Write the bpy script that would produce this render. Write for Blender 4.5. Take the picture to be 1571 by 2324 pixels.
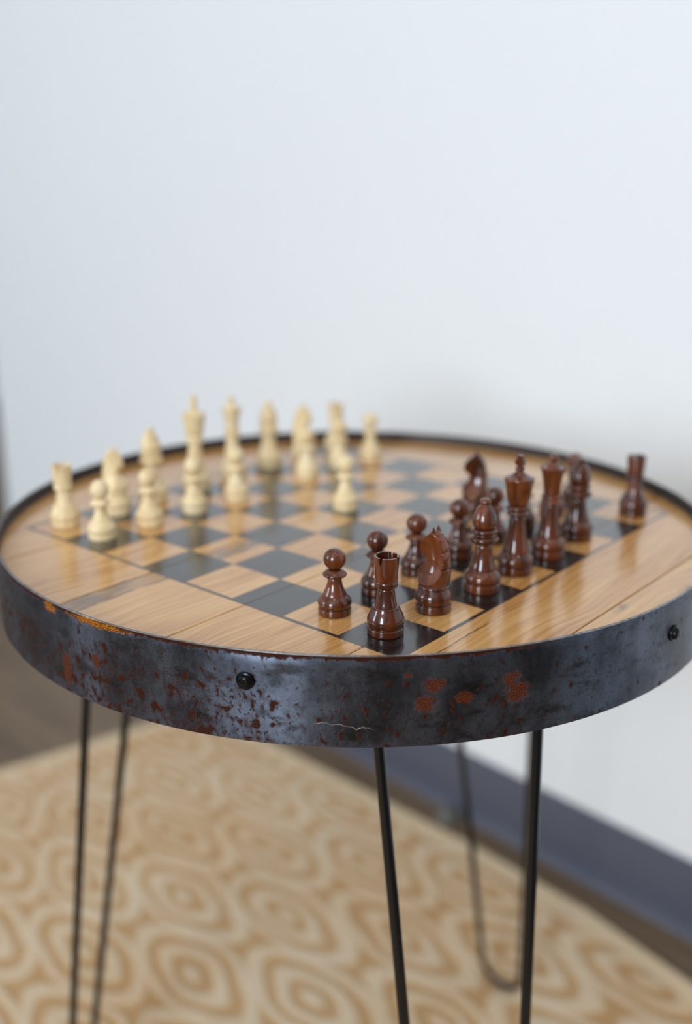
import bpy, bmesh, math, random
from mathutils import Vector, Matrix

# ------------------------------------------------------------------ clear
for o in list(bpy.data.objects):
    bpy.data.objects.remove(o, do_unlink=True)
scene = bpy.context.scene
COL = scene.collection
S = 0.0425                      # one chess square in metres
TOPZ = 14.58 * S                # height of the wooden top above the rug
R2 = math.sqrt(0.5)
PI = math.pi

# ------------------------------------------------------------------ camera
CAM = Vector((-1.7212 * S, -17.584 * S, 5.688 * S + TOPZ))
ROLL, PITCH, YAW = 0.0042, -0.3041, -0.0879
F = Vector((-math.sin(YAW) * math.cos(PITCH), math.cos(YAW) * math.cos(PITCH), math.sin(PITCH)))
RT = Vector((math.cos(YAW), math.sin(YAW), 0))
UP = RT.cross(F)
RT2 = RT * math.cos(ROLL) + UP * math.sin(ROLL)
UP2 = -RT * math.sin(ROLL) + UP * math.cos(ROLL)
cd = bpy.data.cameras.new('camera')
cam = bpy.data.objects.new('camera', cd)
COL.objects.link(cam)
M = Matrix.Identity(4)
for r in range(3):
    M[r][0], M[r][1], M[r][2], M[r][3] = RT2[r], UP2[r], -F[r], CAM[r]
cam.matrix_world = M
cd.sensor_fit = 'VERTICAL'
cd.sensor_height = 36.0
cd.sensor_width = 24.3
cd.lens = 36.0 * 2370.54 / 2324.0
cd.clip_start = 0.02
cd.dof.use_dof = True
cd.dof.focus_distance = (Vector((0.0, -5.25 * S, TOPZ + 0.3 * S)) - CAM).dot(F)
cd.dof.aperture_fstop = 2.5
cd.dof.aperture_blades = 0
scene.camera = cam

# ------------------------------------------------------------------ world, exposure, daylight
w = bpy.data.worlds.new('world')
scene.world = w
w.use_nodes = True
bgn = w.node_tree.nodes['Background']
bgn.inputs['Color'].default_value = (0.75, 0.87, 1.0, 1)
bgn.inputs['Strength'].default_value = 1.0
scene.view_settings.view_transform = 'Standard'
scene.view_settings.look = 'None'
scene.view_settings.gamma = 1.0
scene.view_settings.use_curve_mapping = False
scene.view_settings.exposure = 0.09

# room axes: N points at the long white wall, D runs along it towards the camera's right
N = Vector((0.77724, 0.62920, 0))
D = Vector((0.62920, -0.77724, 0))
def rp(a, b, z=0.0):
    return N * a + D * b + Vector((0, 0, z))
WALL_A = 0.5080                 # the long wall
END_B = -1.655                  # where it ends (outer corner at the left of the picture)
FRONT_A = -3.2
LEFT_B = -3.15
RIGHT_B = 2.6
CEIL = 2.6
WINDOWS = ((0.70, 1.75, 0.75, 2.2, 88), (-2.5, -1.5, 0.95, 2.2, 36))   # b0, b1, z0, z1, watts; second window added to even out the wall

for (b0, b1, z0, z1, watts) in WINDOWS:
    ld = bpy.data.lights.new('window_and_fill_light', 'AREA')
    ld.shape = 'RECTANGLE'
    ld.size = b1 - b0 - 0.14
    ld.size_y = z1 - z0 - 0.14
    ld.energy = watts
    ld.color = (0.805, 0.905, 1.0)
    lo = bpy.data.objects.new('window_and_fill_light', ld)
    COL.objects.link(lo)
    lo.matrix_world = Matrix.Translation(rp(FRONT_A + 0.02, (b0 + b1) / 2, (z0 + z1) / 2)) @ \
        (Matrix(((D.x, 0, -N.x), (D.y, 0, -N.y), (0, 1, 0))).to_4x4())

# ------------------------------------------------------------------ material helpers
def srgb(r, g, b):
    def f(c):
        c /= 255.0
        return c / 12.92 if c <= 0.04045 else ((c + 0.055) / 1.055) ** 2.4
    return (f(r), f(g), f(b), 1)

class NT:
    def __init__(s, name):
        s.m = bpy.data.materials.new(name)
        s.m.use_nodes = True
        s.t = s.m.node_tree
        s.b = s.t.nodes['Principled BSDF']
    def n(s, typ, **kw):
        nd = s.t.nodes.new(typ)
        for k, v in kw.items():
            setattr(nd, k, v)
        return nd
    def put(s, v, sock):
        if hasattr(v, 'is_linked') or isinstance(v, bpy.types.NodeSocket):
            s.t.links.new(v, sock)
        else:
            sock.default_value = v
    def math(s, op, a, b=0.0, c=0.0, clamp=False):
        nd = s.n('ShaderNodeMath', operation=op, use_clamp=clamp)
        s.put(a, nd.inputs[0]); s.put(b, nd.inputs[1]); s.put(c, nd.inputs[2])
        return nd.outputs[0]
    def mix(s, fac, a, b):
        nd = s.n('ShaderNodeMix', data_type='RGBA')
        s.put(fac, nd.inputs[0]); s.put(a, nd.inputs[6]); s.put(b, nd.inputs[7])
        return nd.outputs[2]
    def noise(s, vec, scale, detail=4, rough=0.55, dist=0.0):
        nd = s.n('ShaderNodeTexNoise')
        s.put(vec, nd.inputs['Vector'])
        nd.inputs['Scale'].default_value = scale
        nd.inputs['Detail'].default_value = detail
        nd.inputs['Roughness'].default_value = rough
        nd.inputs['Distortion'].default_value = dist
        return nd.outputs['Fac']
    def mapr(s, v, a, b, c=0.0, d=1.0, smooth=True):
        nd = s.n('ShaderNodeMapRange')
        nd.interpolation_type = 'SMOOTHSTEP' if smooth else 'LINEAR'
        s.put(v, nd.inputs[0])
        for k, x in zip((1, 2, 3, 4), (a, b, c, d)):
            s.put(x, nd.inputs[k])
        return nd.outputs[0]
    def mapping(s, vec, loc=(0, 0, 0), rot=(0, 0, 0), scale=(1, 1, 1)):
        nd = s.n('ShaderNodeMapping')
        s.put(vec, nd.inputs[0])
        nd.inputs[1].default_value = loc; nd.inputs[2].default_value = rot; nd.inputs[3].default_value = scale
        return nd.outputs[0]
    def obj(s):
        return s.n('ShaderNodeTexCoord').outputs['Object']
    def sep(s, v):
        nd = s.n('ShaderNodeSeparateXYZ'); s.put(v, nd.inputs[0]); return nd.outputs
    def comb(s, x, y, z):
        nd = s.n('ShaderNodeCombineXYZ')
        s.put(x, nd.inputs[0]); s.put(y, nd.inputs[1]); s.put(z, nd.inputs[2]); return nd.outputs[0]
    def bump(s, h, strength=0.3, dist=0.001):
        nd = s.n('ShaderNodeBump')
        nd.inputs['Strength'].default_value = strength; nd.inputs['Distance'].default_value = dist
        s.put(h, nd.inputs['Height']); s.put(nd.outputs[0], s.b.inputs['Normal'])
    def set(s, **kw):
        for k, v in kw.items():
            s.put(v, s.b.inputs[k.replace('_', ' ')])
        return s.m

def simple(name, col, rough=0.5, metal=0.0, noise=0.06, nscale=30, bump=0.0, spec=0.5):
    t = NT(name)
    f = t.noise(t.obj(), nscale)
    dark = tuple(c * (1 - noise * 2) for c in col[:3]) + (1,)
    light = tuple(min(1, c * (1 + noise)) for c in col[:3]) + (1,)
    t.set(Base_Color=t.mix(f, dark, light), Roughness=rough, Metallic=metal)
    t.b.inputs['Specular IOR Level'].default_value = spec
    if bump:
        t.bump(f, bump, 0.001)
    return t.m

# ---- oak planks (table-local coordinates: X along the grain, Y across the planks, metres)
def oak_nodes(t, plank_seed=True):
    v = t.obj()
    rnd = t.n('ShaderNodeObjectInfo').outputs['Random']
    sp = t.sep(v)
    shift = t.math('MULTIPLY', rnd, 7.0)
    vv = t.comb(t.math('ADD', sp[0], shift), sp[1], t.math('ADD', sp[2], shift))
    warp = t.noise(t.mapping(vv, scale=(6, 10, 6)), 1.0, 2)
    v2 = t.comb(t.math('MULTIPLY', t.sep(vv)[0], 11.0), t.math('ADD', t.math('MULTIPLY', sp[1], 360.0), t.math('MULTIPLY', warp, 16.0)), 0.0)
    grain = t.noise(v2, 1.0, 5, 0.6)
    fine = t.noise(t.mapping(vv, scale=(22, 900, 60)), 1.0, 3, 0.6)
    broad = t.noise(t.mapping(vv, scale=(5, 26, 5)), 1.0, 2)
    c = t.mix(t.mapr(grain, 0.32, 0.7), srgb(172, 114, 54), srgb(214, 163, 96))
    c = t.mix(t.math('MULTIPLY', t.mapr(broad, 0.35, 0.7), 0.5), c, srgb(222, 176, 114))
    c = t.mix(t.math('MULTIPLY', t.mapr(fine, 0.55, 0.75), 0.4), c, srgb(150, 98, 46))
    return v, sp, c, grain, fine

def oak(name):
    t = NT(name)
    v, sp, c, grain, fine = oak_nodes(t)
    # coordinates in squares: jj along the grain, ii across
    jj = t.math('ADD', t.math('DIVIDE', sp[0], S), 4.0)
    ii = t.math('ADD', t.math('DIVIDE', sp[1], S), 4.0)
    wob = t.math('MULTIPLY', t.math('SUBTRACT', t.noise(t.mapping(v, scale=(60, 30, 1)), 1.0, 3), 0.5), 0.14)
    iw = t.math('ADD', ii, wob)
    # weathered grey-brown strip along one plank edge
    band = t.math('MULTIPLY', t.mapr(iw, 4.26, 4.34), t.mapr(iw, 4.74, 4.68))
    patch = t.mapr(t.noise(t.mapping(v, loc=(0.31, 0, 0), scale=(17, 40, 1)), 1.0, 3), 0.42, 0.62)
    lim = t.mapr(jj, 3.0, 2.0)
    band2 = t.math('MULTIPLY', t.math('MULTIPLY', band, lim), t.math('ADD', t.math('MULTIPLY', patch, 0.45), 0.4))
    c = t.mix(band2, c, srgb(92, 66, 48))
    edge = t.mapr(t.math('MINIMUM', t.math('ABSOLUTE', t.math('SUBTRACT', iw, 4.315)), t.math('ABSOLUTE', t.math('SUBTRACT', iw, 4.68))), 0.0, 0.05, 0.8, 0.0)
    edge = t.math('MULTIPLY', edge, t.math('MULTIPLY', t.mapr(jj, 1.4, -0.2), t.mapr(t.noise(v, 60, 2), 0.3, 0.55)))
    c = t.mix(edge, c, srgb(60, 42, 30))
    # drying crack beside the near edge of the board
    crack = t.mapr(t.math('ABSOLUTE', t.math('ADD', iw, 0.30)), 0.0, 0.022, 0.9, 0.0)
    crack = t.math('MULTIPLY', crack, t.math('MULTIPLY', t.mapr(jj, 3.2, 1.2), t.mapr(t.noise(v, 90, 2), 0.34, 0.5)))
    c = t.mix(crack, c, srgb(48, 30, 18))
    # a few knots near the rim
    for (kj, ki, kr) in ((1.0, -0.95, 0.16), (3.3, -1.42, 0.12), (4.6, -1.85, 0.16), (3.9, -1.9, 0.1)):
        dj = t.math('MULTIPLY', t.math('SUBTRACT', jj, kj), 0.45)
        di = t.math('SUBTRACT', iw, ki)
        dd = t.math('SQRT', t.math('ADD', t.math('MULTIPLY', dj, dj), t.math('MULTIPLY', di, di)))
        c = t.mix(t.math('MULTIPLY', t.mapr(dd, kr, kr * 0.2), t.mapr(t.noise(v, 140, 3), 0.35, 0.65, 0.15, 0.7)), c, srgb(70, 44, 26))
    t.set(Base_Color=c, Roughness=t.mapr(grain, 0.3, 0.7, 0.26, 0.2))
    t.b.inputs['Coat Weight'].default_value = 0.7
    t.b.inputs['Coat Roughness'].default_value = 0.11
    t.bump(t.math('ADD', t.math('MULTIPLY', fine, 0.6), t.math('MULTIPLY', grain, 0.4)), 0.12, 0.0006)
    return t.m

def ebonized(name):
    t = NT(name)
    v, sp, c, grain, fine = oak_nodes(t)
    c = t.mix(t.mapr(fine, 0.4, 0.75), srgb(19, 17, 17), srgb(38, 33, 31))
    t.set(Base_Color=c, Roughness=t.mapr(grain, 0.3, 0.7, 0.27, 0.2))
    t.b.inputs['Coat Weight'].default_value = 0.7
    t.b.inputs['Coat Roughness'].default_value = 0.11
    t.bump(t.math('ADD', t.math('MULTIPLY', fine, 0.6), t.math('MULTIPLY', grain, 0.4)), 0.15, 0.0006)
    return t.m

def piece_wood(name, c0, c1, c2, rough, coat):
    t = NT(name)
    v = t.obj()
    rnd = t.n('ShaderNodeObjectInfo').outputs['Random']
    sp = t.sep(v)
    vv = t.comb(t.math('ADD', sp[0], t.math('MULTIPLY', rnd, 3.0)), sp[1], t.math('MULTIPLY', sp[2], 0.22))
    g = t.noise(vv, 260, 5, 0.6, 0.6)
    g2 = t.noise(vv, 60, 3, 0.5)
    c = t.mix(t.mapr(g, 0.3, 0.72), c0, c1)
    c = t.mix(t.math('MULTIPLY', t.mapr(g2, 0.4, 0.7), 0.6), c, c2)
    t.set(Base_Color=c, Roughness=rough)
    t.b.inputs['Coat Weight'].default_value = coat
    t.b.inputs['Coat Roughness'].default_value = 0.045
    t.b.inputs['Specular IOR Level'].default_value = 0.25
    t.bump(g, 0.06, 0.0005)
    return t.m

# ---- rusted barrel hoop, UV = (degrees / 10, height in squares)
def hoop_mat():
    t = NT('rusted_hoop_steel')
    uv = t.n('ShaderNodeUVMap', uv_map='UVMap').outputs[0]
    sp = t.sep(uv)
    deg = t.math('MULTIPLY', sp[0], 10.0)          # -180..180
    z = sp[1]                                      # -1.03..0.22
    # 10 degrees of hoop = 1.064 squares
    v = t.comb(t.math('MULTIPLY', sp[0], 1.064), z, 0.0)
    tall = t.comb(t.math('MULTIPLY', sp[0], 1.064), t.math('MULTIPLY', z, 0.55), 0.0)
    # where rust is dense around the hoop
    dens = t.n('ShaderNodeValToRGB')
    t.put(t.mapr(deg, -180, 180, 0, 1, False), dens.inputs[0])
    cr = dens.color_ramp
    def P(d): return (d + 180) / 360
    pts = [(-180, .55), (-140, .75), (-128, .78), (-122, .72), (-114, .80), (-106, .60), (-102, .25), (-98, .55), (-91, .5), (-88, .35), (-85, .5), (-80, .45), (-76, .55), (-73, .25), (-66, .12), (-40, .05), (60, .4), (180, .55)]
    cr.elements[0].position = P(pts[0][0]); cr.elements[0].color = (pts[0][1],) * 3 + (1,)
    cr.elements[1].position = 1.0; cr.elements[1].color = (pts[-1][1],) * 3 + (1,)
    for d, q in pts[1:-1]:
        e = cr.elements.new(P(d)); e.color = (q, q, q, 1)
    dn = dens.outputs[0]
    zlow = t.mapr(z, 0.1, -0.45, 0.35, 1.0)
    dn = t.math('MULTIPLY', dn, zlow)
    thr = t.math('SUBTRACT', 0.74, t.math('MULTIPLY', dn, 0.22))
    thr2 = t.math('SUBTRACT', 0.715, t.math('MULTIPLY', dn, 0.20))
    oval = t.comb(t.math('MULTIPLY', sp[0], 1.064), t.math('MULTIPLY', z, 0.72), 0.0)
    def field(vec, sc, det, seed):
        return t.noise(t.mapping(vec, loc=(seed, seed * 0.7, 0)), sc, det, 0.5, 0.2)
    f1 = field(oval, 8.5, 1.0, 8.3)
    f2 = field(oval, 19.0, 1.5, 1.7)
    f3 = field(tall, 3.0, 4.0, 3.1)
    spot1 = t.mapr(t.math('SUBTRACT', f1, thr2), 0.0, 0.07)
    spot2 = t.mapr(t.math('SUBTRACT', f2, thr2), 0.0, 0.06)
    cloud = t.mapr(t.math('SUBTRACT', f3, thr), -0.02, 0.10)
    grit = t.mapr(t.noise(v, 60, 2, 0.6), 0.45, 0.6)
    rust = t.math('MAXIMUM', t.math('MAXIMUM', spot1, t.math('MULTIPLY', spot2, 0.85)), t.math('MULTIPLY', cloud, t.math('ADD', t.math('MULTIPLY', grit, 0.6), 0.35)))
    halo = t.math('MULTIPLY', t.mapr(t.math('SUBTRACT', f1, thr2), -0.11, 0.0), 0.45)
    # crust under the top edge and along the bottom edge
    en = t.noise(v, 7.0, 5, 0.65)
    top = t.mapr(t.math('ADD', z, t.math('MULTIPLY', t.math('SUBTRACT', en, 0.5), 0.22)), 0.145, 0.175)
    top = t.math('MULTIPLY', top, t.mapr(deg, -66, -78))
    bot = t.math('MULTIPLY', t.mapr(t.math('ADD', z, t.math('MULTIPLY', t.math('SUBTRACT', en, 0.5), 0.5)), -0.97, -1.03), 0.55)
    bot = t.math('MULTIPLY', bot, t.mapr(deg, -60, -80))
    rust = t.math('MAXIMUM', rust, t.math('MAXIMUM', top, bot))
    # steel with cloudy scale
    cl = t.noise(tall, 1.6, 4, 0.6)
    steel = t.mix(t.mapr(cl, 0.3, 0.7), srgb(54, 57, 66), srgb(92, 99, 113))
    scale_d = t.noise(t.mapping(v, loc=(5, 2, 0), scale=(0.8, 1.6, 1)), 2.2, 5, 0.65)
    steel = t.mix(t.math('MULTIPLY', t.mapr(scale_d, 0.5, 0.68), 0.75), steel, srgb(34, 31, 30))
    steel = t.mix(halo, steel, srgb(50, 42, 36))
    pit = t.noise(v, 48, 2)
    steel = t.mix(t.math('MULTIPLY', t.mapr(pit, 0.60, 0.68), 0.8), steel, srgb(22, 21, 23))
    # rust colour: dark red-brown, orange centres
    rn = t.noise(v, 62, 3, 0.7)
    rc = t.mix(t.mapr(rn, 0.35, 0.65), srgb(30, 13, 7), srgb(66, 28, 11))
    # bright orange flakes: top edge at the left, and two patches right of the middle
    def blob(d0, dz, rd, rz):
        a = t.math('DIVIDE', t.math('SUBTRACT', deg, d0), rd)
        b = t.math('DIVIDE', t.math('SUBTRACT', z, dz), rz)
        q = t.math('ADD', t.math('MULTIPLY', a, a), t.math('MULTIPLY', b, b))
        return t.mapr(t.math('ADD', q, t.math('MULTIPLY', t.math('SUBTRACT', en, 0.5), 5.5)), 1.1, 0.3)
    en = t.math('ADD', t.math('MULTIPLY', en, 0.5), t.math('MULTIPLY', t.noise(t.mapping(v, loc=(7, 3, 0)), 26, 4, 0.7), 0.5))
    orange = None
    for args in ((-129.5, 0.165, 6.0, 0.06), (-139, 0.13, 1.4, 0.09), (-86.3, -0.20, 1.5, 0.12), (-87.2, -0.46, 1.6, 0.13), (-76.6, -0.22, 1.3, 0.11), (-75.9, -0.42, 2.0, 0.17), (-82.5, -0.4, 1.4, 0.1), (-89.5, -0.05, 0.6, 0.05), (-130, -0.40, 0.8, 0.14), (-136, -0.7, 0.9, 0.3)):
        bl = blob(*args)
        orange = bl if orange is None else t.math('MAXIMUM', orange, bl)
    rust = t.math('MAXIMUM', rust, t.math('MULTIPLY', orange, 0.95))
    hot = t.math('MULTIPLY', t.mapr(deg, -118, -124), t.mapr(z, 0.02, 0.1))
    oc = t.mix(hot, srgb(116, 54, 12), srgb(210, 126, 16))
    oc = t.mix(t.mapr(rn, 0.40, 0.66), srgb(40, 15, 6), oc)
    rc = t.mix(orange, rc, oc)
    col = t.mix(rust, steel, rc)
    lip = t.mapr(z, 0.206, 0.214)
    col = t.mix(lip, col, t.mix(t.mapr(en, 0.4, 0.7), srgb(150, 150, 150), srgb(92, 84, 78)))
    rust = t.math('MULTIPLY', rust, t.math('SUBTRACT', 1.0, lip))
    # pale scratch marks
    sx = t.math('ADD', z, t.math('MULTIPLY', t.math('SUBTRACT', t.noise(v, 5, 2), 0.5), 0.22))
    sl = t.math('ADD', sx, t.math('MULTIPLY', t.math('ADD', deg, 96.0), 0.012))
    scr = t.mapr(t.math('ABSOLUTE', t.math('ADD', sl, 0.74)), 0.0, 0.008, 1.0, 0.0)
    scr = t.math('MULTIPLY', scr, t.math('MULTIPLY', t.mapr(deg, -100.5, -99.5), t.mapr(deg, -93, -94)))
    col = t.mix(t.math('MULTIPLY', scr, 0.8), col, srgb(190, 190, 190))
    t.set(Base_Color=col, Metallic=t.mapr(rust, 0, 1, 0.9, 0.05), Roughness=t.math('ADD', t.mapr(rust, 0, 1, 0.35, 0.75), t.math('MULTIPLY', t.math('SUBTRACT', cl, 0.5), 0.2)))
    t.put(t.mapr(rust, 0, 1, 0.5, 0.12), t.b.inputs['Specular IOR Level'])
    t.b.inputs['Anisotropic'].default_value = 0.85
    t.b.inputs['Anisotropic Rotation'].default_value = 0.25
    tg = t.n('ShaderNodeTangent', direction_type='UV_MAP', uv_map='UVMap')
    t.put(tg.outputs[0], t.b.inputs['Tangent'])
    h = t.math('ADD', t.math('MULTIPLY', rust, t.math('ADD', t.math('MULTIPLY', rn, 0.8), 0.35)), t.math('MULTIPLY', pit, 0.1))
    t.bump(h, 0.28, 0.0004)
    return t.m

def rug_mat():
    t = NT('rug_woven_pattern')
    v = t.obj()                    # object space: X along D, Y along N (metres)
    wv = t.noise(v, 9, 2)
    sp = t.sep(v)
    jit = t.math('MULTIPLY', t.math('SUBTRACT', wv, 0.5), 0.034)
    x = t.math('ADD', t.math('ADD', sp[0], jit), 0.407 + 2.4)
    y = t.math('ADD', t.math('ADD', sp[1], jit), -0.105 + 1.44)
    def cell(ox, oy):
        a = t.math('SUBTRACT', t.math('MODULO', t.math('ADD', x, ox + 0.12), 0.24), 0.12)
        b = t.math('SUBTRACT', t.math('MODULO', t.math('ADD', y, oy + 0.072), 0.144), 0.072)
        a = t.math('POWER', t.math('ABSOLUTE', t.math('DIVIDE', a, 0.150)), 1.7)
        b = t.math('POWER', t.math('ABSOLUTE', t.math('DIVIDE', b, 0.066)), 1.7)
        return t.math('POWER', t.math('ADD', a, b), 0.588)
    d = t.math('MINIMUM', cell(0, 0), cell(0.12, 0.072))
    ring = t.math('COSINE', t.math('SUBTRACT', t.math('MULTIPLY', d, 2 * PI * 3.2), 2 * PI * 0.13))
    line = t.mapr(ring, -0.85, 0.75)
    fib = t.noise(t.mapping(v, scale=(1, 1, 0.2)), 420, 3, 0.7)
    tone = t.noise(v, 5, 3)
    cream = t.mix(t.mapr(tone, 0.35, 0.65), srgb(216, 186, 150), srgb(220, 198, 168))
    tan = t.mix(t.mapr(tone, 0.3, 0.7), srgb(186, 142, 92), srgb(196, 156, 110))
    c = t.mix(line, tan, cream)
    c = t.mix(t.math('MULTIPLY', t.mapr(fib, 0.4, 0.7), 0.25), c, srgb(160, 124, 80))
    t.set(Base_Color=c, Roughness=0.95)
    t.b.inputs['Specular IOR Level'].default_value = 0.1
    t.b.inputs['Sheen Weight'].default_value = 0.15
    t.bump(t.math('ADD', t.math('MULTIPLY', line, 0.8), t.math('MULTIPLY', fib, 0.5)), 0.6, 0.004)
    return t.m

def floor_mat():
    t = NT('floor_brown_wood')
    v = t.obj()                    # X along D, Y along N
    sp = t.sep(v)
    row = t.math('FLOOR', t.math('DIVIDE', sp[1], 0.15))
    rr = t.n('ShaderNodeTexWhiteNoise', noise_dimensions='1D')
    t.put(row, rr.inputs['W'])
    g = t.noise(t.comb(t.math('ADD', t.math('MULTIPLY', sp[0], 4), t.math('MULTIPLY', rr.outputs[0], 9)), t.math('MULTIPLY', sp[1], 60), 0), 1.0, 4)
    c = t.mix(t.mapr(g, 0.3, 0.7), srgb(98, 80, 62), srgb(130, 108, 84))
    c = t.mix(t.math('MULTIPLY', rr.outputs[0], 0.25), c, srgb(86, 70, 54))
    fr = t.math('FRACT', t.math('DIVIDE', sp[1], 0.15))
    c = t.mix(t.mapr(fr, 0.0, 0.015, 0.7, 0.0), c, srgb(50, 40, 30))
    t.set(Base_Color=c, Roughness=0.45)
    t.bump(g, 0.1, 0.0008)
    return t.m

def wall_mat(name, col):
    t = NT(name)
    v = t.obj()
    f = t.noise(v, 140, 3)
    g = t.noise(v, 1.2, 2)
    d = tuple(c * 0.975 for c in col[:3]) + (1,)
    t.set(Base_Color=t.mix(g, d, col), Roughness=0.75)
    t.b.inputs['Specular IOR Level'].default_value = 0.25
    t.bump(f, 0.08, 0.001)
    return t.m

MAT = dict(
    wall=wall_mat('white_wall_paint', (0.80, 0.805, 0.81, 1)),
    taupe=wall_mat('taupe_dimming_wall', (0.20, 0.185, 0.17, 1)),  # for the unseen right wall, darkened to dim the hoop's reflection
    ceiling=wall_mat('ceiling_paint', (0.85, 0.85, 0.85, 1)),
    base=simple('slate_vinyl_baseboard', srgb(80, 82, 95), 0.5, 0, 0.05, 12),
    floor=floor_mat(), rug=rug_mat(), oak=oak('varnished_oak'), ebon=ebonized('black_stained_oak'),
    hoop=hoop_mat(),
    under=simple('underside_wood', srgb(70, 50, 34), 0.7),
    black=simple('black_leg_enamel', srgb(11, 12, 14), 0.2, 0.0, 0.1, 60, 0.02, 0.35),
    screw=simple('black_screw', srgb(16, 17, 20), 0.22, 0.7, 0.1, 300, 0.05),
    dark=piece_wood('dark_rosewood', srgb(36, 14, 7), srgb(88, 40, 16), srgb(122, 60, 22), 0.24, 0.7),
    light=piece_wood('pale_boxwood', srgb(214, 184, 134), srgb(234, 212, 170), srgb(238, 220, 184), 0.42, 0.25),
    frame=simple('window_frame_white', srgb(225, 225, 222), 0.4),
    lump=simple('pale_grey_lump', srgb(112, 110, 104), 0.8),
    inner=simple('hoop_inner_face', srgb(46, 36, 32), 0.55, 0.3, 0.2, 40, 0.1),
    binding=simple('rug_binding', srgb(220, 196, 162), 0.95, 0, 0.1, 300, 0.3, 0.1),
    metal=simple('lamp_trim_white', srgb(230, 228, 224), 0.35),
)
def glass_mat():
    t = NT('window_glass')
    t.set(Base_Color=(0.95, 0.98, 1, 1), Roughness=t.mapr(t.noise(t.obj(), 3), 0, 1, 0.0, 0.02))
    t.b.inputs['Transmission Weight'].default_value = 1.0
    t.b.inputs['IOR'].default_value = 1.45
    return t.m
MAT['glass'] = glass_mat()
def lamp_glow():
    t = NT('downlight_glow')
    t.set(Base_Color=(1, 0.9, 0.75, 1), Emission_Color=(1, 0.80, 0.58, 1), Emission_Strength=45.0)
    return t.m
MAT['glow'] = lamp_glow()

# ------------------------------------------------------------------ object helpers
def link(name, me, mat, parent=None, kind=None, loc=None, rotz=0.0):
    o = bpy.data.objects.new(name, me)
    COL.objects.link(o)
    if mat is not None and not me.materials:
        me.materials.append(mat)
    if parent is not None:
        o.parent = parent
    if kind:
        o['kind'] = kind
    if loc is not None:
        o.location = loc
    o.rotation_euler.z = rotz
    return o

def mesh_from(name, verts, faces, smooth=None):
    me = bpy.data.meshes.new(name)
    me.from_pydata([tuple(v) for v in verts], [], faces)
    bm = bmesh.new(); bm.from_mesh(me)
    bmesh.ops.recalc_face_normals(bm, faces=bm.faces)
    bm.to_mesh(me); bm.free()
    if smooth is not None:
        for p in me.polygons:
            p.use_smooth = True
        me.set_sharp_from_angle(angle=math.radians(smooth))
    me.update()
    return me

def empty(name, loc, rotz=0.0):
    o = bpy.data.objects.new(name, None)
    o.empty_display_size = 0.02
    COL.objects.link(o)
    o.location = loc
    o.rotation_euler.z = rotz
    return o

def tag(o, label, cat, group=None):
    o['label'] = label
    o['category'] = cat
    if group:
        o['group'] = group
    return o

class MB:
    def __init__(s):
        s.v, s.f = [], []
    def box(s, x0, x1, y0, y1, z0, z1):
        b = len(s.v)
        s.v += [(x, y, z) for z in (z0, z1) for y in (y0, y1) for x in (x0, x1)]
        s.f += [tuple(b + k for k in q) for q in ((0, 2, 3, 1), (4, 5, 7, 6), (0, 1, 5, 4), (2, 6, 7, 3), (0, 4, 6, 2), (1, 3, 7, 5))]
    def prism(s, poly, z0, z1, xf=lambda x, y, z: (x, y, z)):
        b, n = len(s.v), len(poly)
        s.v += [xf(x, y, z0) for x, y in poly] + [xf(x, y, z1) for x, y in poly]
        s.f.append(tuple(b + k for k in reversed(range(n))))
        s.f.append(tuple(b + n + k for k in range(n)))
        s.f += [(b + k, b + (k + 1) % n, b + n + (k + 1) % n, b + n + k) for k in range(n)]
    def lathe(s, prof, n=40, zmod=None):
        """prof: (r, z) from bottom to top; r = 0 closes the ends"""
        rows = []
        for (r, z) in prof:
            if r < 1e-6:
                rows.append([len(s.v)]); s.v.append((0, 0, z))
            else:
                row = []
                for k in range(n):
                    a = 2 * PI * k / n
                    row.append(len(s.v)); s.v.append((r * math.cos(a), r * math.sin(a), z))
                rows.append(row)
        for A, B in zip(rows, rows[1:]):
            if len(A) == 1 and len(B) == 1:
                continue
            for k in range(n):
                k2 = (k + 1) % n
                if len(A) == 1:
                    s.f.append((A[0], B[k2], B[k]))
                elif len(B) == 1:
                    s.f.append((A[k], A[k2], B[0]))
                else:
                    s.f.append((A[k], A[k2], B[k2], B[k]))
        return rows
    def tube(s, path, r, n=12, closed=False):
        rows = []
        path = [Vector(p) for p in path]
        ref = Vector((0.123, 0.45, 0.88)).normalized()
        prev = None
        for k, p in enumerate(path):
            t = (path[min(k + 1, len(path) - 1)] - path[max(k - 1, 0)]).normalized()
            u = (ref if prev is None else prev)
            u = (u - t * u.dot(t)).normalized()
            prev = u
            w_ = t.cross(u)
            row = []
            for q in range(n):
                a = 2 * PI * q / n
                row.append(len(s.v)); s.v.append(tuple(p + (u * math.cos(a) + w_ * math.sin(a)) * r))
            rows.append(row)
        for A, B in zip(rows, rows[1:]):
            s.f += [(A[k], A[(k + 1) % n], B[(k + 1) % n], B[k]) for k in range(n)]
        s.f.append(tuple(reversed(rows[0]))); s.f.append(tuple(rows[-1]))
    def mesh(s, name, smooth=None):
        return mesh_from(name, s.v, s.f, smooth)

def chaikin(pts, it=2):
    for _ in range(it):
        out = [pts[0]]
        for a, b in zip(pts, pts[1:]):
            out.append((a[0] * .75 + b[0] * .25, a[1] * .75 + b[1] * .25))
            out.append((a[0] * .25 + b[0] * .75, a[1] * .25 + b[1] * .75))
        out.append(pts[-1])
        pts = out
    return pts

# ------------------------------------------------------------------ the room (objects in room axes: local X = D, local Y = N)
ROOM_ROT = math.atan2(D.y, D.x)
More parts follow.
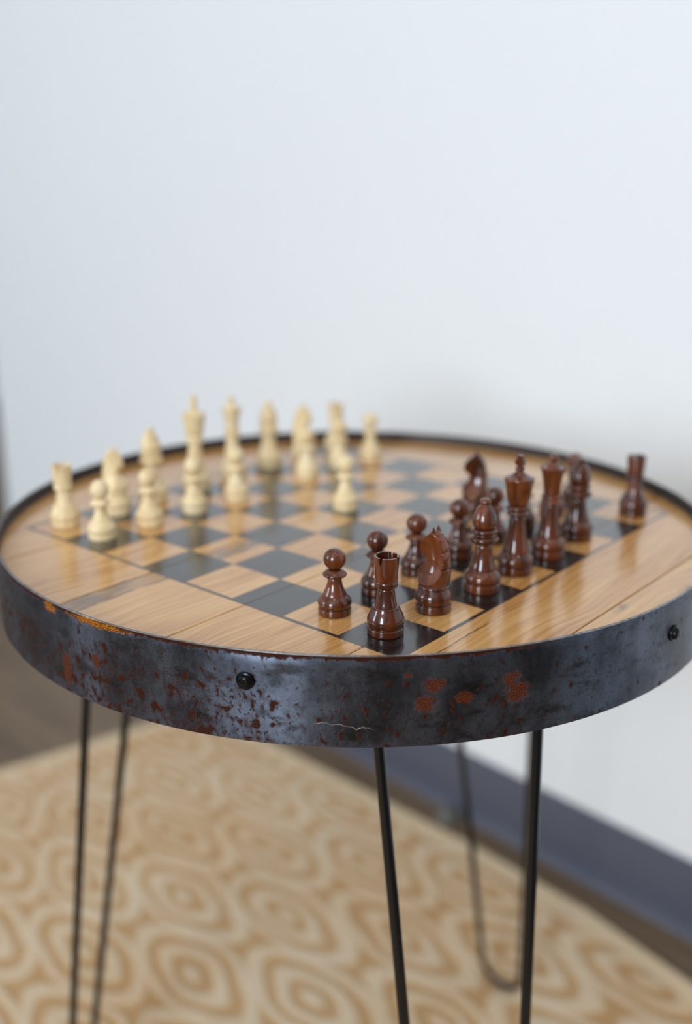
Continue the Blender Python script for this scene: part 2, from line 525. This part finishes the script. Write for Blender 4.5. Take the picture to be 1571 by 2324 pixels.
# D x N : D=(.629,-.777), N=(.777,.629) -> right handed, local X=D, local Y=N
def room_obj(name, mb, mat, kind='structure', smooth=None):
    return link(name, mb.mesh(name, smooth), mat, None, kind, (0, 0, 0), ROOM_ROT)
FZ = -0.005                                    # floor just under the rug's top
m = MB(); m.box(LEFT_B - 0.2, RIGHT_B + 0.2, FRONT_A - 0.2, WALL_A + 2.4, FZ - 0.1, FZ); room_obj('floor', m, MAT['floor'])
m = MB(); m.box(LEFT_B - 0.2, RIGHT_B + 0.2, FRONT_A - 0.2, WALL_A + 2.4, CEIL, CEIL + 0.1); room_obj('ceiling', m, MAT['ceiling'])
m = MB(); m.box(END_B, RIGHT_B, WALL_A, WALL_A + 2.2, FZ, CEIL); room_obj('wall_back', m, MAT['wall'])
m = MB(); m.box(LEFT_B - 0.15, LEFT_B, FRONT_A, WALL_A + 2.2, FZ, CEIL); room_obj('wall_left', m, MAT['wall'])
m = MB(); m.box(LEFT_B, END_B, WALL_A + 2.2, WALL_A + 2.35, FZ, CEIL); room_obj('wall_alcove', m, MAT['wall'])
m = MB(); m.box(RIGHT_B, RIGHT_B + 0.15, FRONT_A, WALL_A, FZ, CEIL); room_obj('wall_right', m, MAT['taupe'])
m = MB()
edge_b = LEFT_B
for (b0, b1, z0, z1, watts) in sorted(WINDOWS):
    m.box(edge_b, b0, FRONT_A - 0.15, FRONT_A, FZ, CEIL)
    m.box(b0, b1, FRONT_A - 0.15, FRONT_A, FZ, z0)
    m.box(b0, b1, FRONT_A - 0.15, FRONT_A, z1, CEIL)
    edge_b = b1
m.box(edge_b, RIGHT_B, FRONT_A - 0.15, FRONT_A, FZ, CEIL)
room_obj('wall_front', m, MAT['wall'])
# baseboards: cove profile
def baseboard(name, pts):
    """extrude the cove profile along a list of (b, a, outward normal b, outward normal a)"""
    prof = [(0.0, 0.1), (0.003, 0.1), (0.0045, 0.097), (0.0045, 0.03), (0.006, 0.012), (0.009, 0.003), (0.011, 0.0), (0.0, 0.0)]
    m = MB()
    rows = []
    for (b, a, nb, na) in pts:
        row = []
        for (o, z) in prof:
            row.append(len(m.v)); m.v.append((b + nb * o, a + na * o, FZ + z))
        rows.append(row)
    n = len(prof)
    for A, B in zip(rows, rows[1:]):
        m.f += [(A[k], A[(k + 1) % n], B[(k + 1) % n], B[k]) for k in range(n)]
    m.f.append(tuple(rows[0])); m.f.append(tuple(reversed(rows[-1])))
    return room_obj(name, m, MAT['base'], smooth=35)
baseboard('baseboard_back', [(RIGHT_B, WALL_A, 0, -1), (END_B, WALL_A, -1, -1), (END_B, WALL_A + 2.2, -1, 0)])
baseboard('baseboard_left', [(LEFT_B, FRONT_A, 1, 0), (LEFT_B, WALL_A + 2.2, 1, 0)])
# windows behind the camera; the second is added to level the wall's brightness
for k, (b0, b1, z0, z1, watts) in enumerate(WINDOWS):
    wf = bpy.data.objects.new('window_%d' % (k + 1), None); COL.objects.link(wf); wf['kind'] = 'structure'
    wf.location = rp(FRONT_A - 0.06, (b0 + b1) / 2, z0); wf.rotation_euler.z = ROOM_ROT
    hw, hh = (b1 - b0) / 2, z1 - z0
    m = MB()
    m.box(-hw, hw, -0.04, 0.04, 0, 0.07); m.box(-hw, hw, -0.04, 0.04, hh - 0.07, hh)
    m.box(-hw, -hw + 0.07, -0.04, 0.04, 0.07, hh - 0.07); m.box(hw - 0.07, hw, -0.04, 0.04, 0.07, hh - 0.07)
    m.box(-0.03, 0.03, -0.04, 0.04, 0.07, hh - 0.07)
    link('window_frame', m.mesh('window_frame'), MAT['frame'], wf)
    for x0, x1 in ((-hw + 0.07, -0.03), (0.03, hw - 0.07)):
        m = MB(); m.box(x0, x1, -0.004, 0.004, 0.07, hh - 0.07)
        link('pane', m.mesh('pane'), MAT['glass'], wf)

# ceiling downlights (warm, they make the small sparkles on the varnish)
for k, (x, y) in enumerate(((-0.10, -0.55), (0.55, -1.25), (-0.95, -1.05), (-0.35, -1.75))):
    r_ = empty('ceiling_downlight', (x, y, CEIL))
    tag(r_, ['small warm ceiling downlight nearest above the chess table', 'small warm ceiling downlight towards the right wall',
             'small warm ceiling downlight towards the left end of the room', 'small warm ceiling downlight closest to the tall window'][k], 'downlight', 'ceiling downlights')
    m = MB(); m.lathe([(0.052, -0.012), (0.066, -0.012), (0.07, 0.0), (0.05, 0.0), (0.052, -0.012)], 32)
    link('trim_ring', m.mesh('trim_ring', 40), MAT['metal'], r_)
    m = MB(); m.lathe([(0, -0.007), (0.05, -0.007), (0.05, -0.001), (0, -0.001)], 32)
    link('lens', m.mesh('lens'), MAT['glow'], r_)
    sd = bpy.data.lights.new('downlight_beam', 'SPOT')
    sd.energy = 2.2; sd.color = (1, 0.83, 0.63); sd.spot_size = math.radians(100); sd.spot_blend = 0.8; sd.shadow_soft_size = 0.045
    so = bpy.data.objects.new('downlight_beam', sd); COL.objects.link(so); so.parent = r_; so.location = (0, 0, -0.02)

# ------------------------------------------------------------------ rug
def build_rug():
    # outline in room axes (b along D, a along N)
    def tb(x, y): return Vector((x * D.x + y * D.y, x * N.x + y * N.y, 0))
    out = [(-0.176, 0.891), (0.0, 0.696), (0.111, 0.573), (0.222, 0.45), (0.325, 0.321), (0.406, 0.187), (0.50, 0.0), (0.80, -0.55),
           (-0.2, -1.5), (-1.7, -0.55), (-1.0, 0.398), (-0.478, 0.71), (-0.276, 0.831)]
    pts = [tb(*p) for p in out]
    n = len(pts)
    area = sum(pts[k].x * pts[(k + 1) % n].y - pts[(k + 1) % n].x * pts[k].y for k in range(n))
    sg = 1 if area > 0 else -1
    def inset(d):
        res = []
        for k in range(n):
            e0 = (pts[k] - pts[k - 1]).normalized(); e1 = (pts[(k + 1) % n] - pts[k]).normalized()
            n0 = Vector((-e0.y, e0.x, 0)) * sg; n1 = Vector((-e1.y, e1.x, 0)) * sg
            bis = (n0 + n1).normalized()
            res.append(pts[k] + bis * (d / max(0.35, bis.dot(n0))))
        return res
    root = empty('area_rug', (0, 0, 0), ROOM_ROT)
    tag(root, 'cream and tan area rug with nested oval pattern under the chess table', 'rug')
    BW = 0.03
    fld = inset(BW)
    m = MB(); m.prism([(p.x, p.y) for p in fld], FZ, 0.0)
    link('patterned_field', m.mesh('patterned_field'), MAT['rug'], root)
    m = MB()
    rings = [(fld, FZ), (fld, -0.0004), (inset(0.004), -0.0004), (inset(0.0), -0.0025), (inset(0.0), FZ)]
    for r, z in rings:
        m.v += [(p.x, p.y, z) for p in r]
    for r in range(len(rings)):
        r2 = (r + 1) % len(rings)
        for k in range(n):
            k2 = (k + 1) % n
            m.f.append((r * n + k, r * n + k2, r2 * n + k2, r2 * n + k))
    link('border', m.mesh('border'), MAT['binding'], root)
build_rug()

# a small pale lump of unclear kind on the bare floor by the baseboard
random.seed(4)
m = MB()
m.lathe([(0, 0), (0.012, 0.0), (0.016, 0.006), (0.012, 0.013), (0.005, 0.017), (0, 0.018)], 14)
m.v = [(x * (1.3 + random.uniform(-.15, .15)), y * (0.8 + random.uniform(-.2, .2)), z * (1 + random.uniform(-.15, .15)) if z > 0 else z) for x, y, z in m.v]
o = link('crumpled_scrap', m.mesh('crumpled_scrap', 50), MAT['lump'], None, None, (0.187, 0.527, FZ), 0.6)
tag(o, 'small pale grey scrap on the bare floor against the dark baseboard', 'lump')

# ------------------------------------------------------------------ the table
table = empty('chess_table', (0, 0, TOPZ), PI / 4)      # local X = j (grain), local Y = i
tag(table, 'round oak chess table with rusty barrel hoop rim and black hairpin legs', 'table')
RO = 6.095 * S
RI = RO - 0.058 * S
HT, HB = 0.216 * S, -1.031 * S
def lx(j): return (j - 4) * S
def ly(i): return (i - 4) * S
RP = RI - 0.0004
joints = [-2.3, -1.32, 0.53, 2.69, 4.71, 6.86, 8.9, 10.2]
bounds = [-(RP / S) + 4] + [j for j in joints if abs(ly(j)) < RP - 0.004] + [(RP / S) + 4]
GAP = 0.00045
for a, b in zip(bounds, bounds[1:]):
    y0, y1 = ly(a) + GAP, ly(b) - GAP
    y0, y1 = max(y0, -RP + 1e-5), min(y1, RP - 1e-5)
    t0, t1 = math.asin(y0 / RP), math.asin(y1 / RP)
    n = 14
    poly = [(RP * math.cos(t0 + (t1 - t0) * k / n), RP * math.sin(t0 + (t1 - t0) * k / n)) for k in range(n + 1)]
    poly += [(-x, y) for x, y in reversed(poly)]
    # bevelled top: full outline, then slightly inset on the long edges
    m = MB()
    bev = 0.0005
    def ins(p, e):
        x, y = p
        return (x, min(max(y, y0 + e), y1 - e))
    nn = len(poly)
    lay = [(poly, -0.5 * S), (poly, -bev), ([ins(p, bev) for p in poly], 0.0)]
    for pl, z in lay:
        m.v += [(x, y, z) for x, y in pl]
    m.f.append(tuple(reversed(range(nn))))
    for r in range(2):
        m.f += [(r * nn + k, r * nn + (k + 1) % nn, (r + 1) * nn + (k + 1) % nn, (r + 1) * nn + k) for k in range(nn)]
    m.f.append(tuple(2 * nn + k for k in range(nn)))
    link('plank', m.mesh('plank'), MAT['oak'], table)
# underside disc closing the joints
m = MB(); m.lathe([(0, -0.62 * S), (RI - 0.001, -0.62 * S), (RI - 0.001, -0.505 * S), (0, -0.505 * S)], 96)
link('underside_disc', m.mesh('underside_disc'), MAT['under'], table)

# black squares: a thin stained layer on the planks, broken where a plank joint passes
TH = 0.00012
def strips(i0, i1):
    cuts = [i0] + [j for j in joints if i0 < j < i1] + [i1]
    g = 0.007
    out = []
    for q, (a, b) in enumerate(zip(cuts, cuts[1:])):
        out.append((a + (g if q > 0 else 0), b - (g if q < len(cuts) - 2 else 0)))
    return out
for i in range(8):
    for j in range(8):
        if (i + j) % 2 == 0:
            m = MB()
            for a, b in strips(i, i + 1):
                m.box(lx(j), lx(j + 1), ly(a), ly(b), 0.0, TH)
            link('black_square', m.mesh('black_square'), MAT['ebon'], table)
LWD = 0.062
for (j0, j1, i0, i1) in ((-LWD, 8 + LWD, -LWD, 0), (-LWD, 8 + LWD, 8, 8 + LWD), (-LWD, 0, 0, 8), (8, 8 + LWD, 0, 8)):
    m = MB()
    for a, b in strips(i0, i1):
        m.box(lx(j0), lx(j1), ly(a), ly(b), 0.0, TH)
    link('border_line', m.mesh('border_line'), MAT['ebon'], table)

# hoop with UVs
def build_hoop():
    n = 240
    prof = [(RO, HB), (RO, HB + 0.0006)] + [(RO, HB + (HT - HB) * k / 8) for k in range(1, 8)] + [(RO, HT - 0.0007), (RO - 0.0005, HT), (RI + 0.0005, HT), (RI, HT - 0.0007), (RI, HB)]
    verts, faces, uvs = [], [], []
    P = len(prof)
    random.seed(9)
    wob = [random.uniform(-1, 1) for _ in range(n)]
    wob = [sum(wob[(k + q) % n] for q in range(-2, 3)) / 5 for k in range(n)]
    for k in range(n):
        a = 2 * PI * k / n
        for q, (r, z) in enumerate(prof):
            dz = wob[k] * 0.0004 if 8 < q < 13 else 0
            verts.append((r * math.cos(a), r * math.sin(a), z + dz))
    for k in range(n):
        k2 = (k + 1) % n
        for q in range(P):
            q2 = (q + 1) % P
            faces.append((k * P + q, k2 * P + q, k2 * P + q2, k * P + q2))
    me = bpy.data.meshes.new('hoop_rim')
    me.from_pydata(verts, [], faces)
    uv = me.uv_layers.new(name='UVMap')
    for p in me.polygons:
        p.use_smooth = True
        for li in p.loop_indices:
            vi = me.loops[li].vertex_index
            k, q = divmod(vi, P)
            # world angle = local angle + 45 degrees; keep the seam at the far side
            kk = k
            if p.vertices[0] // P == n - 1 and k == 0:
                kk = n
            deg = 360.0 * kk / n + 45.0
            if (p.vertices[0] // P) * 360.0 / n + 45.0 >= 180.0 - 1e-6:
                deg -= 360.0
            uv.data[li].uv = (deg / 10.0, verts[vi][2] / S)
    me.set_sharp_from_angle(angle=math.radians(40))
    me.materials.append(MAT['hoop']); me.materials.append(MAT['inner'])
    for k, p in enumerate(me.polygons):
        if k % P >= P - 3 and k % P < P - 1:
            p.material_index = 1
    return link('hoop_rim', me, None, table)
hoop = build_hoop()

# screws around the hoop
sm = MB()
sm.lathe([(0, -0.004), (0.0040, -0.004), (0.0050, 0.0), (0.0052, 0.0006), (0.0050, 0.0011), (0.0040, 0.0013), (0.0037, 0.0015), (0.0036, 0.0026), (0.0030, 0.0032), (0.0016, 0.0035), (0, 0.0036)], 32)
screw_me = sm.mesh('screw_head', 50); screw_me.materials.append(MAT['screw'])
xm = MB()
for q in range(2):
    c_, s_ = math.cos(q * PI / 2 + 0.5), math.sin(q * PI / 2 + 0.5)
    L, W_ = 0.0021, 0.00045
    poly = [(x * c_ - y * s_, x * s_ + y * c_) for x, y in ((-L, -W_), (L, -W_), (L, W_), (-L, W_))]
    xm.prism(poly, 0.0028, 0.00362)
cross_me = xm.mesh('cross_recess'); cross_me.materials.append(MAT['black'])
for k in range(6):
    ang = math.radians(-108.4 + 60 * k) - PI / 4
    zz = (-0.19 if k == 0 else -0.30) * S
    so = link('screw', screw_me, None, table, None)
    so.matrix_local = Matrix.Translation((RO * math.cos(ang), RO * math.sin(ang), zz)) @ Matrix.Rotation(ang, 4, 'Z') @ Matrix.Rotation(PI / 2, 4, 'Y')
    link('cross_recess', cross_me, None, so)

# hairpin legs
LT, LF, WT, WB, LR = 4.43 * S, 6.38 * S, 1.31 * S, 0.57 * S, 0.083 * S
for deg in (46.0, -76.3, 164.4):
    a = math.radians(deg) - PI / 4
    rad = Vector((math.cos(a), math.sin(a), 0)); tan = Vector((-math.sin(a), math.cos(a), 0))
    zt = -0.62 * S
    zb = -TOPZ + LR
    slope = (LF - LT) / (14.58 * S - 0.5 * S)
    def pt(tw, z):
        return rad * (LT + slope * (-0.5 * S - z)) + tan * tw + Vector((0, 0, z))
    path = []
    zc = zb + WB
    nst = 10
    for k in range(nst + 1):
        f_ = k / nst
        path.append(pt(WT + (WB - WT) * f_, zt + (zc - zt) * f_))
    for k in range(1, 12):
        th = PI * k / 12
        path.append(pt(WB * math.cos(th), zc - WB * math.sin(th)))
    for k in range(nst + 1):
        f_ = 1 - k / nst
        path.append(pt(-(WT + (WB - WT) * f_), zt + (zc - zt) * f_))
    m = MB(); m.tube(path, LR, 14)
    leg = link('leg', m.mesh('leg', 60), MAT['black'], table)
    m = MB()
    c0 = rad * (LT - 0.2 * S)
    corner = [(-0.5 * S, -1.6 * S), (0.6 * S, -1.6 * S), (0.6 * S, 1.6 * S), (-0.5 * S, 1.6 * S)]
    m.prism([((c0 + rad * u + tan * v_).x, (c0 + rad * u + tan * v_).y) for u, v_ in corner], -0.69 * S, -0.62 * S)
    link('mounting_plate', m.mesh('mounting_plate'), MAT['black'], leg)

# ------------------------------------------------------------------ chess pieces (profiles in squares)
def prof(pts, it=2, k=1.0):
    return [(r * S, z * S) for r, z in chaikin(pts, it)]
def base_profile(r, h0=0.10, hb=0.27, rtop=0.18):
    return [(0, 0), (r * .97, 0), (r * 1.0, 0.012), (r * 1.0, h0 * .45), (r * 1.0, h0 * .92), (r * .95, h0), (r * .89, h0 * 1.02), (r * .89, h0 * 1.12), (r * .99, h0 * 1.25),
            (r * 1.03, h0 + (hb - h0) * .35), (r * 1.0, h0 + (hb - h0) * .62), (r * .86, h0 + (hb - h0) * .88), (rtop, hb), (rtop * .96, hb + .012), (rtop * .9, hb + .014), (0, hb + .014)]
PARTS = {}
def lathe_part(kind, name, pts, it=2, n=40):
    m = MB(); m.lathe(prof(pts, it), n)
    PARTS.setdefault(kind, []).append((name, m.mesh(kind + '_' + name, 42)))

# pawn
lathe_part('pawn', 'base', base_profile(.232, .10, .28, .172))
lathe_part('pawn', 'stem', [(0, .27), (.168, .27), (.166, .30), (.125, .38), (.100, .47), (.096, .55), (0, .55)])
lathe_part('pawn', 'collar', [(0, .535), (.10, .535), (.135, .55), (.170, .575), (.168, .60), (.135, .625), (.115, .65), (.085, .665), (0, .665)])
ball = [(0, .64)] + [(.157 * math.sin(PI * k / 14), .808 - .157 * math.cos(PI * k / 14)) for k in range(1, 14)] + [(0, .965)]
lathe_part('pawn', 'head', ball, 1)

# rook
lathe_part('rook', 'base', [(0, 0), (.238, 0), (.245, .012), (.245, .05), (.245, .09), (.236, .102), (.219, .106), (.219, .114), (.240, .13), (.252, .175), (.250, .22), (.222, .29), (.196, .34), (.184, .37), (.181, .39), (.165, .394), (0, .394)])
lathe_part('rook', 'stem', [(0, .385), (.150, .385), (.148, .405), (.130, .48), (.116, .58), (.113, .66), (0, .66)])
lathe_part('rook', 'collar', [(0, .645), (.105, .645), (.150, .66), (.158, .69), (.158, .73), (.145, .75), (.12, .755), (0, .755)])
def rook_head():
    m = MB()
    n = 96
    pr = [(0, .745), (.130, .745), (.146, .752), (.153, .80), (.158, .90), (.160, .95), (.1665, 1.075), (.1665, 1.085), (.136, 1.085), (.136, 1.075), (.130, .95), (.120, .93), (0, .93)]
    pr = [(r * S, z * S) for r, z in pr]
    rows = m.lathe(pr, n)
    slot = set()
    for c in (9, 33, 57, 81):
        slot |= {(c + d) % n for d in (-1, 0, 1)}
    for q in (6, 7, 8, 9):
        for k in slot:
            x, y, z = m.v[rows[q][k]]
            m.v[rows[q][k]] = (x, y, (.985 + .004 * (q in (7, 8))) * S)
    PARTS['rook'].append(('head', m.mesh('rook_head', 38)))
rook_head()

# bishop
lathe_part('bishop', 'base', base_profile(.268, .125, .32, .205))
lathe_part('bishop', 'stem', [(0, .31), (.200, .31), (.196, .36), (.160, .46), (.135, .60), (.125, .74), (0, .74)])
lathe_part('bishop', 'collar', [(0, .725), (.13, .725), (.200, .745), (.218, .785), (.212, .825), (.155, .85), (.150, .875), (.190, .895), (.198, .925), (.175, .955), (.12, .96), (0, .96)])
def bishop_head():
    pts = [(0, .95), (.13, .95), (.172, .985), (.184, 1.04), (.178, 1.11), (.148, 1.20), (.100, 1.275), (.058, 1.305), (.078, 1.325), (.086, 1.35), (.070, 1.385), (.03, 1.40), (0, 1.40)]
    m = MB(); m.lathe(prof(pts, 2), 48)
    me = m.mesh('bishop_head', 42)
    # mitre slit: carve a slanted wedge
    bm = bmesh.new(); bm.from_mesh(me)
    for v in bm.verts:
        x, y, z = v.co / S
        dz = (z - 1.16) - (x - 0.08) * 0.9
        if x > 0.04 and abs(dz) < 0.022:
            v.co.x *= 0.72; v.co.y *= 0.9
    bm.to_mesh(me); bm.free()
    PARTS['bishop'].append(('head', me))
bishop_head()

# king
lathe_part('king', 'base', base_profile(.275, .125, .33, .215))
lathe_part('king', 'stem', [(0, .32), (.212, .32), (.208, .37), (.178, .48), (.148, .64), (.125, .82), (.118, .93), (0, .93)])
lathe_part('king', 'collar', [(0, .915), (.12, .915), (.165, .93), (.172, .96), (.150, .985), (.145, 1.0), (.180, 1.02), (.185, 1.05), (.160, 1.075), (.135, 1.08), (0, 1.08)])
lathe_part('king', 'crown', [(0, 1.07), (.135, 1.07), (.150, 1.10), (.176, 1.17), (.192, 1.28), (.205, 1.39), (.224, 1.46), (.228, 1.49), (.222, 1.51), (.200, 1.515), (.150, 1.535), (.095, 1.565), (.06, 1.60), (.05, 1.615), (.07, 1.63), (.078, 1.65), (.065, 1.67), (.04, 1.675), (0, 1.675)])
def king_cross():
    m = MB()
    poly = [(-.026, 1.66), (.026, 1.66), (.030, 1.70), (.068, 1.695), (.068, 1.785), (.032, 1.775), (.044, 1.85), (-.044, 1.85), (-.032, 1.775), (-.068, 1.785), (-.068, 1.695), (-.030, 1.70)]
    m.prism([(x * S, z * S) for x, z in poly], -.038 * S, .038 * S, lambda x, z, y: (x, y, z))
    PARTS['king'].append(('cross', m.mesh('king_cross', 30)))
king_cross()

# queen
lathe_part('queen', 'base', base_profile(.27, .12, .32, .205))
lathe_part('queen', 'stem', [(0, .31), (.202, .31), (.198, .36), (.168, .47), (.142, .62), (.122, .80), (.115, .89), (0, .89)])
lathe_part('queen', 'collar', [(0, .875), (.12, .875), (.160, .89), (.166, .92), (.142, .945), (.14, .96), (.160, .985), (.155, 1.01), (.13, 1.03), (0, 1.03)])
def queen_crown():
    pts = [(0, 1.02), (.125, 1.02), (.128, 1.07), (.140, 1.20), (.165, 1.34), (.196, 1.45), (.200, 1.475), (.185, 1.48), (.165, 1.455), (.12, 1.47), (.075, 1.51), (.055, 1.54), (.05, 1.56), (0, 1.56)]
    m = MB(); n = 48
    m.lathe(prof(pts, 2), n)
    out = []
    for x, y, z in m.v:
        r = math.hypot(x, y) / S
        if z / S > 1.42 and r > 0.16:
            a = math.atan2(y, x)
            z -= 0.022 * S * (0.5 + 0.5 * math.cos(8 * a)) ** 3
        out.append((x, y, z))
    m.v = out
    PARTS['queen'].append(('crown', m.mesh('queen_crown', 42)))
queen_crown()
lathe_part('queen', 'finial', [(0, 1.535)] + [(.075 * math.sin(PI * k / 10), 1.615 - .075 * math.cos(PI * k / 10)) for k in range(1, 10)] + [(0, 1.69)], 1, 24)

# knight: turned base, sliced and scooped horse head; local +X is the way it faces
lathe_part('knight', 'base', base_profile(.256, .115, .34, .205))
lathe_part('knight', 'collar', [(0, .335), (.19, .335), (.222, .345), (.226, .37), (.205, .395), (.19, .40), (0, .40)])
def interp(tab, z):
    for (z0, v0), (z1, v1) in zip(tab, tab[1:]):
        if z <= z1:
            t_ = (z - z0) / (z1 - z0)
            t_ = max(0, min(1, t_)); t_ = t_ * t_ * (3 - 2 * t_)
            return v0 + (v1 - v0) * t_
    return tab[-1][1]
def knight_head():
    # turned body, front outline f(z), and a scoop (ellipsoid) ground out of each side
    uf = [(.385, .21), (.45, .222), (.54, .222), (.62, .185), (.69, .115), (.75, .088), (.80, .115), (.845, .175), (.875, .195), (.89, .188), (.905, .205), (.94, .222), (.98, .205), (1.03, .165), (1.09, .105), (1.14, .05), (1.175, .02)]
    ub = [(.385, .205), (.46, .228), (.60, .236), (.80, .226), (.95, .200), (1.05, .160), (1.12, .105), (1.175, .05)]
    cu, cz, rs, gap = .05, .80, .50, .050
    NA, NZ = 144, 70
    m = MB(); rows = []
    for q in range(NZ + 1):
        z = .385 + (1.175 - .385) * q / NZ
        f_, b0 = interp(uf, z), interp(ub, z)
        zk = (z - cz) * (1.0 if z < cz else 0.62)
        row = []
        for k in range(NA):
            ph = 2 * PI * (k + .5) / NA
            c_, s_ = math.cos(ph), math.sin(ph)
            r = b0
            if c_ < 0.1:
                for zc in (.655, .895):             # V-cuts across the mane
                    d_ = abs(z - zc)
                    if d_ < .022:
                        r *= 0.86 + 0.14 * d_ / .022
            if c_ > 1e-3:
                r = min(r, f_ / c_ ** 0.92)
            cv = (gap + rs) * (1 if s_ >= 0 else -1)
            pb = cu * c_ + cv * s_
            disc = pb * pb - (cu * cu + cv * cv + zk * zk - rs * rs)
            if disc > 0:
                t_ = pb - math.sqrt(disc)
                if 0 < t_ < r:
                    r = t_
            row.append(len(m.v)); m.v.append((r * c_ * S, r * s_ * S, z * S))
        rows.append(row)
    for A, B in zip(rows, rows[1:]):
        m.f += [(A[k], A[(k + 1) % NA], B[(k + 1) % NA], B[k]) for k in range(NA)]
    m.f.append(tuple(reversed(rows[0]))); m.f.append(tuple(rows[-1]))
    PARTS['knight'].append(('head', m.mesh('knight_head', 30)))
    for sg in (1, -1):
        m = MB()
        v = [(-.085, .012), (.035, .012), (.035, .082), (-.085, .088)]
        b0 = len(m.v)
        m.v += [(u * S, sg * q * S, 1.085 * S) for u, q in v] + [(-.006 * S, sg * .068 * S, 1.235 * S)]
        m.f += [(0, 1, 2, 3), (0, 4, 1), (1, 4, 2), (2, 4, 3), (3, 4, 0)]
        PARTS['knight'].append(('ear', m.mesh('knight_ear')))
knight_head()

MATCOPY = {}
def mesh_for(me, tone):
    key = (me.name, tone)
    if key not in MATCOPY:
        c = me.copy(); c.name = tone + '_' + me.name
        c.materials.clear(); c.materials.append(MAT[tone])
        MATCOPY[key] = c
    return MATCOPY[key]
def piece(kind, tone, i, j, di, dj, label, rot=None, zs=1.0):
    x = (j + .5 + dj - i - .5 - di) * R2 * S
    y = (i + .5 + di + j + .5 + dj - 8) * R2 * S
    dark_sq = (i + j) % 2 == 0
    if rot is None:
        rot = {'dark': 135, 'light': -45}[tone] + ((i * 37 + j * 61) % 40 - 20 if kind not in ('knight', 'king') else 0)
    rt = empty('chess_' + kind, (x, y, TOPZ + TH + 0.00002), math.radians(rot))
    tag(rt, label, 'chess piece', ('dark' if tone == 'dark' else 'pale') + (' pawns' if kind == 'pawn' else ' back-row pieces'))
    for nm, me in PARTS[kind]:
        o = link(nm, mesh_for(me, tone), None, rt)
    rt.scale = (1, 1, zs)
    return rt

dk, lt = 'dark', 'light'
piece('rook', dk, 0, 0, .08, -.02, 'dark brown rook in sharp focus on the corner square nearest the camera', 111)
piece('knight', dk, 0, 1, .06, .04, 'dark brown knight right beside the front rook, seen from its scooped side', 140)
piece('bishop', dk, 0, 2, -.04, .13, 'dark brown bishop between the front knight and the dark king')
piece('king', dk, 0, 3, -.02, .08, 'dark brown king with a flared crown, just behind the nearer dark bishop', 135)
piece('queen', dk, 0, 4, -.03, .08, 'dark brown queen with a round ball on her crown, right of the dark king')
piece('bishop', dk, 0, 5, .04, .14, 'dark brown bishop standing right of the dark queen, farther of the two')
piece('rook', dk, 0, 7, -.09, .03, 'dark brown rook standing alone at the far right of the board')
piece('knight', dk, 2, 5, .01, .01, 'dark brown knight advanced in front of its pawns, pale window shine on its neck', 170)
pl = ['dark brown pawn at the left end of its row, just left of the front rook',
      'dark brown pawn partly hidden directly behind the front rook',
      'dark brown pawn immediately left of the near dark knight, behind it',
      'dark brown pawn between the near knight and the nearer dark bishop, farther back',
      'dark brown pawn whose head shows just left of the dark king',
      'dark brown pawn mostly hidden behind the dark king',
      'dark brown pawn hidden behind the dark queen',
      'dark brown pawn peeking out between the dark queen and the farther dark bishop']
po = [(.03, .05), (.07, .04), (.11, .05), (.06, .12), (.01, .08), (.03, .06), (.0, .03), (.10, .01)]
for j in range(8):
    piece('pawn', dk, 1, j, po[j][0], po[j][1], pl[j], None, 0.985)

piece('rook', lt, 7, 0, .12, -.04, 'pale wooden rook at the far left end of the board')
piece('knight', lt, 7, 1, .03, -.01, 'pale wooden knight just right of the far left pale rook, behind a pawn', -45)
piece('bishop', lt, 7, 2, .10, -.10, 'pale wooden bishop between the left pale knight and the pale king')
piece('king', lt, 7, 3, .07, -.04, 'pale wooden king, tallest piece on the pale side, with a cross on top', -45)
piece('queen', lt, 7, 4, .08, -.04, 'pale wooden queen right of the pale king with a ball-topped crown')
piece('bishop', lt, 7, 5, .22, .14, 'pale wooden bishop standing clear on a black square right of the pale queen')
piece('knight', lt, 7, 6, .03, .02, 'pale wooden knight at the back, half hidden behind a pale pawn', -45)
piece('rook', lt, 7, 7, -.01, .03, 'pale wooden rook in the far corner behind two pale pawns')
pl = {0: 'pale wooden pawn nearest the left rim, in front of the left rook and knight',
      1: 'pale wooden pawn standing in front of the left pale bishop',
      2: 'pale wooden pawn standing in front of the pale king',
      3: 'pale wooden pawn standing in front of the pale queen',
      5: 'pale wooden pawn standing in front of the right pale knight',
      6: 'pale wooden pawn just behind the advanced pale pawn, before the far corner rook',
      7: 'pale wooden pawn alone at the right end of the pale pieces'}
po = {0: (.08, -.05), 1: (.06, -.05), 2: (.05, -.02), 3: (.01, .01), 5: (.07, .06), 6: (.07, .07), 7: (-.01, .01)}
for j in pl:
    piece('pawn', lt, 6, j, po[j][0], po[j][1], pl[j], None, 1.05)
piece('pawn', lt, 4, 4, .07, -.10, 'pale wooden pawn advanced farthest, alone in the middle of the board', None, 1.05)
